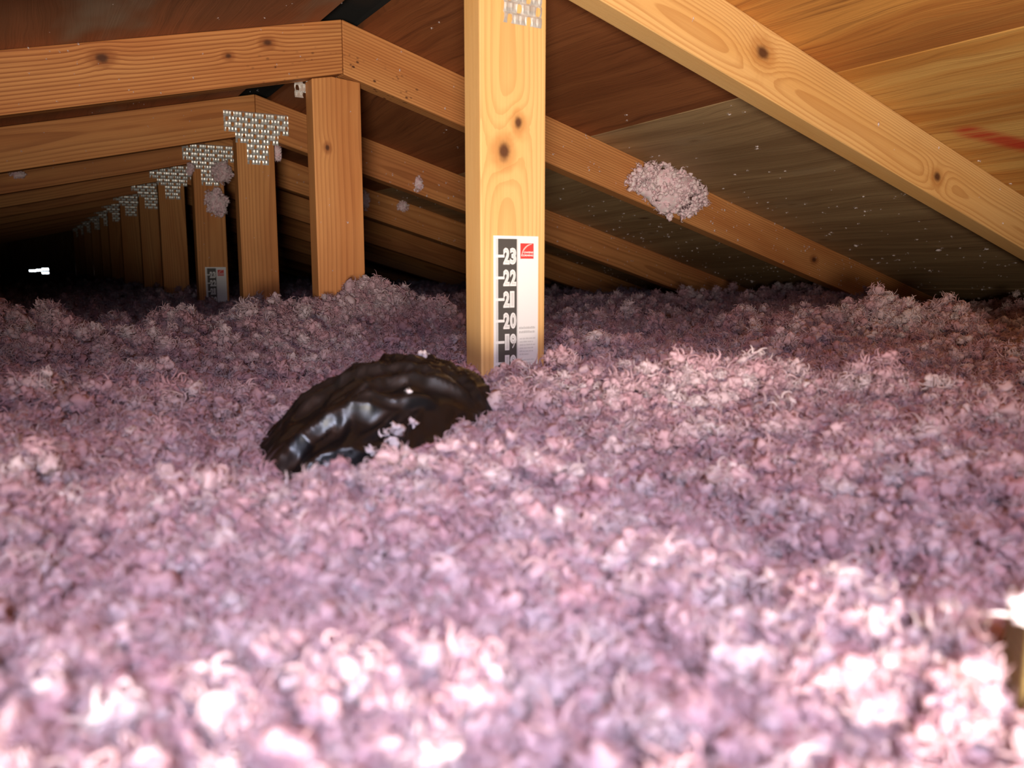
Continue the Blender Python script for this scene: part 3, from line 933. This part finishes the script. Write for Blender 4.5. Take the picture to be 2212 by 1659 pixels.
ruler(-0.045, -0.0002, ZO - 0.393, 'tall white and black ruler card on the nearest post, reading 18 to 23')
ruler(-0.018, 3 * S - 0.0002, ZO - 0.4325, 'small dim ruler card low on the fourth post, half covered by insulation')

# ------------------------------------------------------------------ loose clumps caught on the timber and flecks on the boards
def clump(name, loc, rx, ry, rz, n, tr, label, mat=None, seed=0, hang=0.0, shape=None):
    g = np.random.default_rng(seed)
    parts = []
    V, F = puff(1.0, g, 3, 0.35, 1.3)
    V = V / np.abs(V).max(0) * np.array([rx, ry, rz]) * 0.86
    parts.append((V, F))
    base = [tuft(1.0, g, 2, 9, 1, 0.6) for _ in range(6)]
    for i in range(n):
        d_ = g.normal(size=3); d_ /= np.linalg.norm(d_)
        r_ = g.uniform(0.70, 1.0)
        p_ = d_ * np.array([rx, ry, rz]) * r_
        if shape: p_ = shape(p_, d_)
        Vb, Fb = base[g.integers(0, 6)]
        s_ = tr * g.uniform(0.6, 1.3)
        parts.append((Vb @ rotm(g).T * s_ + p_, Fb))
    V, F = join(parts)
    o = npmesh(name, V, F, mat or M['clump'])
    o.location = loc
    tag(o, label, 'insulation clump', 'clumps of insulation caught on the timber')
    return o
def big_shape(p_, d_):
    # wider at the top, dragged down to a point on the right
    f = p_[2] / 0.062
    p_ = p_.copy()
    p_[0] *= 1.0 + 0.22 * f
    p_[0] += -0.02 * f
    if p_[2] < 0: p_[0] += 0.02; 
    return p_
clump('insulation_clump', (0.735, S - 0.028, ZO - 0.262), 0.100, 0.038, 0.060, 420, 0.0130,
      'large fluffy pink clump caught on the right chord of the second truss', seed=1, shape=big_shape)
clump('insulation_clump', (0.040, 3 * S - 0.030, ZO - 0.150), 0.032, 0.016, 0.034, 130, 0.009,
      'grey pink clump hanging over the connector plate of the fourth truss', seed=2)
clump('insulation_clump', (0.022, 3 * S - 0.022, ZO - 0.238), 0.034, 0.016, 0.042, 150, 0.009,
      'grey pink clump on the fourth post below its connector plate', seed=3)
clump('insulation_clump', (-0.048, 3 * S - 0.016, ZO - 0.140), 0.012, 0.010, 0.022, 30, 0.007,
      'thin pink wisp left of the fourth truss connector plate', seed=4)
clump('insulation_clump', (0.418, 2 * S - 0.010, ZO - 0.212), 0.014, 0.009, 0.020, 40, 0.006,
      'small pale tuft on the lower edge of the third truss chord', seed=5)
clump('insulation_clump', (0.640, 3 * S - 0.010, ZO - 0.226), 0.022, 0.010, 0.018, 40, 0.007,
      'small grey tuft on the fourth truss chord, between the second and nearest posts', seed=6)
clump('insulation_clump', (0.503, 3 * S - 0.012, ZO - 0.210), 0.012, 0.010, 0.036, 50, 0.008,
      'pale upright wisp just right of the second post', seed=7)
clump('insulation_clump', (-0.492, 3 * S - 0.010, ZO - 0.184), 0.022, 0.008, 0.012, 30, 0.006,
      'faint pink tuft at the left end of the fourth truss chord', seed=8)
clump('insulation_clump', (0.060, 2 * S + T + 0.012, ZO - 0.148), 0.014, 0.010, 0.024, 40, 0.007,
      'dark grey tuft behind the third truss, right of its connector plate', seed=9)

# flecks: far too many specks to count
def flecks():
    g = np.random.default_rng(21)
    base = [tuft(1.0, g, 1, 4, 1, 0.7) for _ in range(8)]
    parts = []
    def put(p_, s_, sq):
        Vb, Fb = base[g.integers(0, 8)]
        V = Vb @ rotm(g).T * s_
        parts.append((V * sq + p_, Fb))
    # right slope boards, thicker towards the eaves
    n = 0
    while n < 900:
        y = g.uniform(-0.2, 2.4); x = 0.06 + 1.85 * g.random() ** 0.75
        dens = 0.10 + 0.9 * np.clip((x - 0.3) / 1.1, 0, 1)
        if y < 0: dens *= 0.25
        if g.random() > dens: continue
        if abs(((y + 0.02) % S) - 0.04) < 0.03: continue
        s_ = g.uniform(0.0020, 0.0062) * (2.0 if g.random() < 0.10 else 1)
        put((x, y, roof(x, y) - 0.3 * s_), s_, (1, 1.2, 0.6)); n += 1
    for _ in range(90):
        y = g.uniform(0.05, 1.8); x = -0.05 - 0.6 * g.random()
        s_ = g.uniform(0.0012, 0.0035); put((x, y, roof(x, y) - 0.3 * s_), s_, (1, 1, 0.6))
    # chord faces
    for k, nn in ((1, 14), (2, 110), (3, 80), (4, 70)):
        Y = (k - 1) * S
        for _ in range(nn):
            x = 0.06 + 1.5 * g.random() ** 0.8; h = g.random()
            z = ZO + dz(k) - TR * x - 0.091 * h
            s_ = g.uniform(0.0016, 0.0046); put((x, Y - 0.25 * s_, z), s_, (1, 0.6, 1.2))
        for _ in range(nn // 4):
            x = -0.02 - 0.55 * g.random(); z = ZO + dz(k) + TL * x - 0.091 * g.random()
            s_ = g.uniform(0.0012, 0.003); put((x, Y - 0.25 * s_, z), s_, (1, 0.6, 1.2))
    # posts
    for k, nn in ((2, 6), (3, 10), (4, 8)):
        for _ in range(nn):
            put((POSTX[k] + g.uniform(-0.04, 0.04), (k - 1) * S - 0.0008, ZO - g.uniform(0.15, 0.45)), g.uniform(0.0015, 0.004), (1, 0.6, 1))
    # slot at the ridge
    for _ in range(26):
        y = g.uniform(0.3, 1.6); put((g.uniform(-0.03, 0.03), y, ZO + dzy(y) + 0.022), g.uniform(0.002, 0.005), (1, 1, 1))
    # bag
    return join(parts)
V, F = flecks()
fk = npmesh('insulation_flecks', V, F, M['fleck'])
tag(fk, 'tiny pale flecks of insulation stuck to the boards and timber', 'insulation flecks', kind='stuff')

# tufts lying on the bag
def on_bag(u, w_):
    o = Vector((math.cos(YAW), -math.sin(YAW), 0)) * u + Vector((math.sin(YAW), math.cos(YAW), 0)) * w_
    return BAGC.x + o.x, BAGC.y + o.y
def bag_hit(px, py):
    """where the sight line through a photograph position meets the bag"""
    bpy.context.view_layer.update()
    b_ = [c for c in bagr.children if c.name.startswith('bag_')]
    best = None
    for ob in b_:
        mi = ob.matrix_world.inverted()
        ok, loc, nr, _ = ob.ray_cast(mi @ CAM, (mi.to_3x3() @ ray(px, py)).normalized())
        if ok:
            p_ = ob.matrix_world @ loc
            if best is None or (p_ - CAM).length < (best - CAM).length: best = p_
    return best
for i, (px, py, s_, lab) in enumerate([(845, 938, 0.0125, 'curled white tuft lying on the front of the black bag'),
                                       (893, 916, 0.0050, 'small round white tuft on the front of the black bag'),
                                       (803, 972, 0.0060, 'small white tuft low on the front of the black bag'),
                                       (918, 770, 0.0070, 'flat pale tuft on top of the black bag'),
                                       (882, 846, 0.0035, 'tiny white tuft in the middle of the black bag'),
                                       (985, 790, 0.0045, 'small pale tuft on the right shoulder of the black bag')]):
    p_ = bag_hit(px, py)
    if p_ is None: continue
    g = np.random.default_rng(60 + i)
    V, F = tuft(s_, g, 4, 12, 2, 0.6)
    o = npmesh('insulation_tuft', V, F, M['fleck']); o.location = p_ - ray(px, py).normalized() * s_ * 0.5
    tag(o, lab, 'insulation tuft', 'tufts lying on the black bag')

# ------------------------------------------------------------------ board edge of the hatch dam at the lower right
M['dam'] = wood('weathered_board', (0.20, 0.15, 0.05), (0.16, 0.11, 0.035), (0.09, 0.055, 0.015), seed=12, ring=300, contrast=0.8)
p1 = CAM + ray(2194, 1659) * 0.232
tt = ray(2208, 1350)
k_ = ((p1 - CAM).x ** 2 + (p1 - CAM).y ** 2) ** 0.5 / (tt.x ** 2 + tt.y ** 2) ** 0.5
ztop = (CAM + tt * k_).z
dm = empty('hatch_dam', (p1.x, p1.y, 0)); dm.rotation_euler = (0, 0, -YAW - 0.25)
tag(dm, 'olive brown board edge standing in the insulation at the lower right', 'board')
bo = mesh('dam_board', *prism([(0, 0), (0.30, 0), (0.30, ztop), (0, ztop)], 0, 0.019), M['dam'], dm); bevel(bo, 0.0012)
g = np.random.default_rng(77)
V, F = tuft(0.0085, g, 5, 16, 2, 0.6)
o = npmesh('insulation_tuft', V, F, M['fleck']); o.location = (p1.x, p1.y, ztop + 0.004)
tag(o, 'bright white tuft on the top corner of the hatch board', 'insulation tuft')
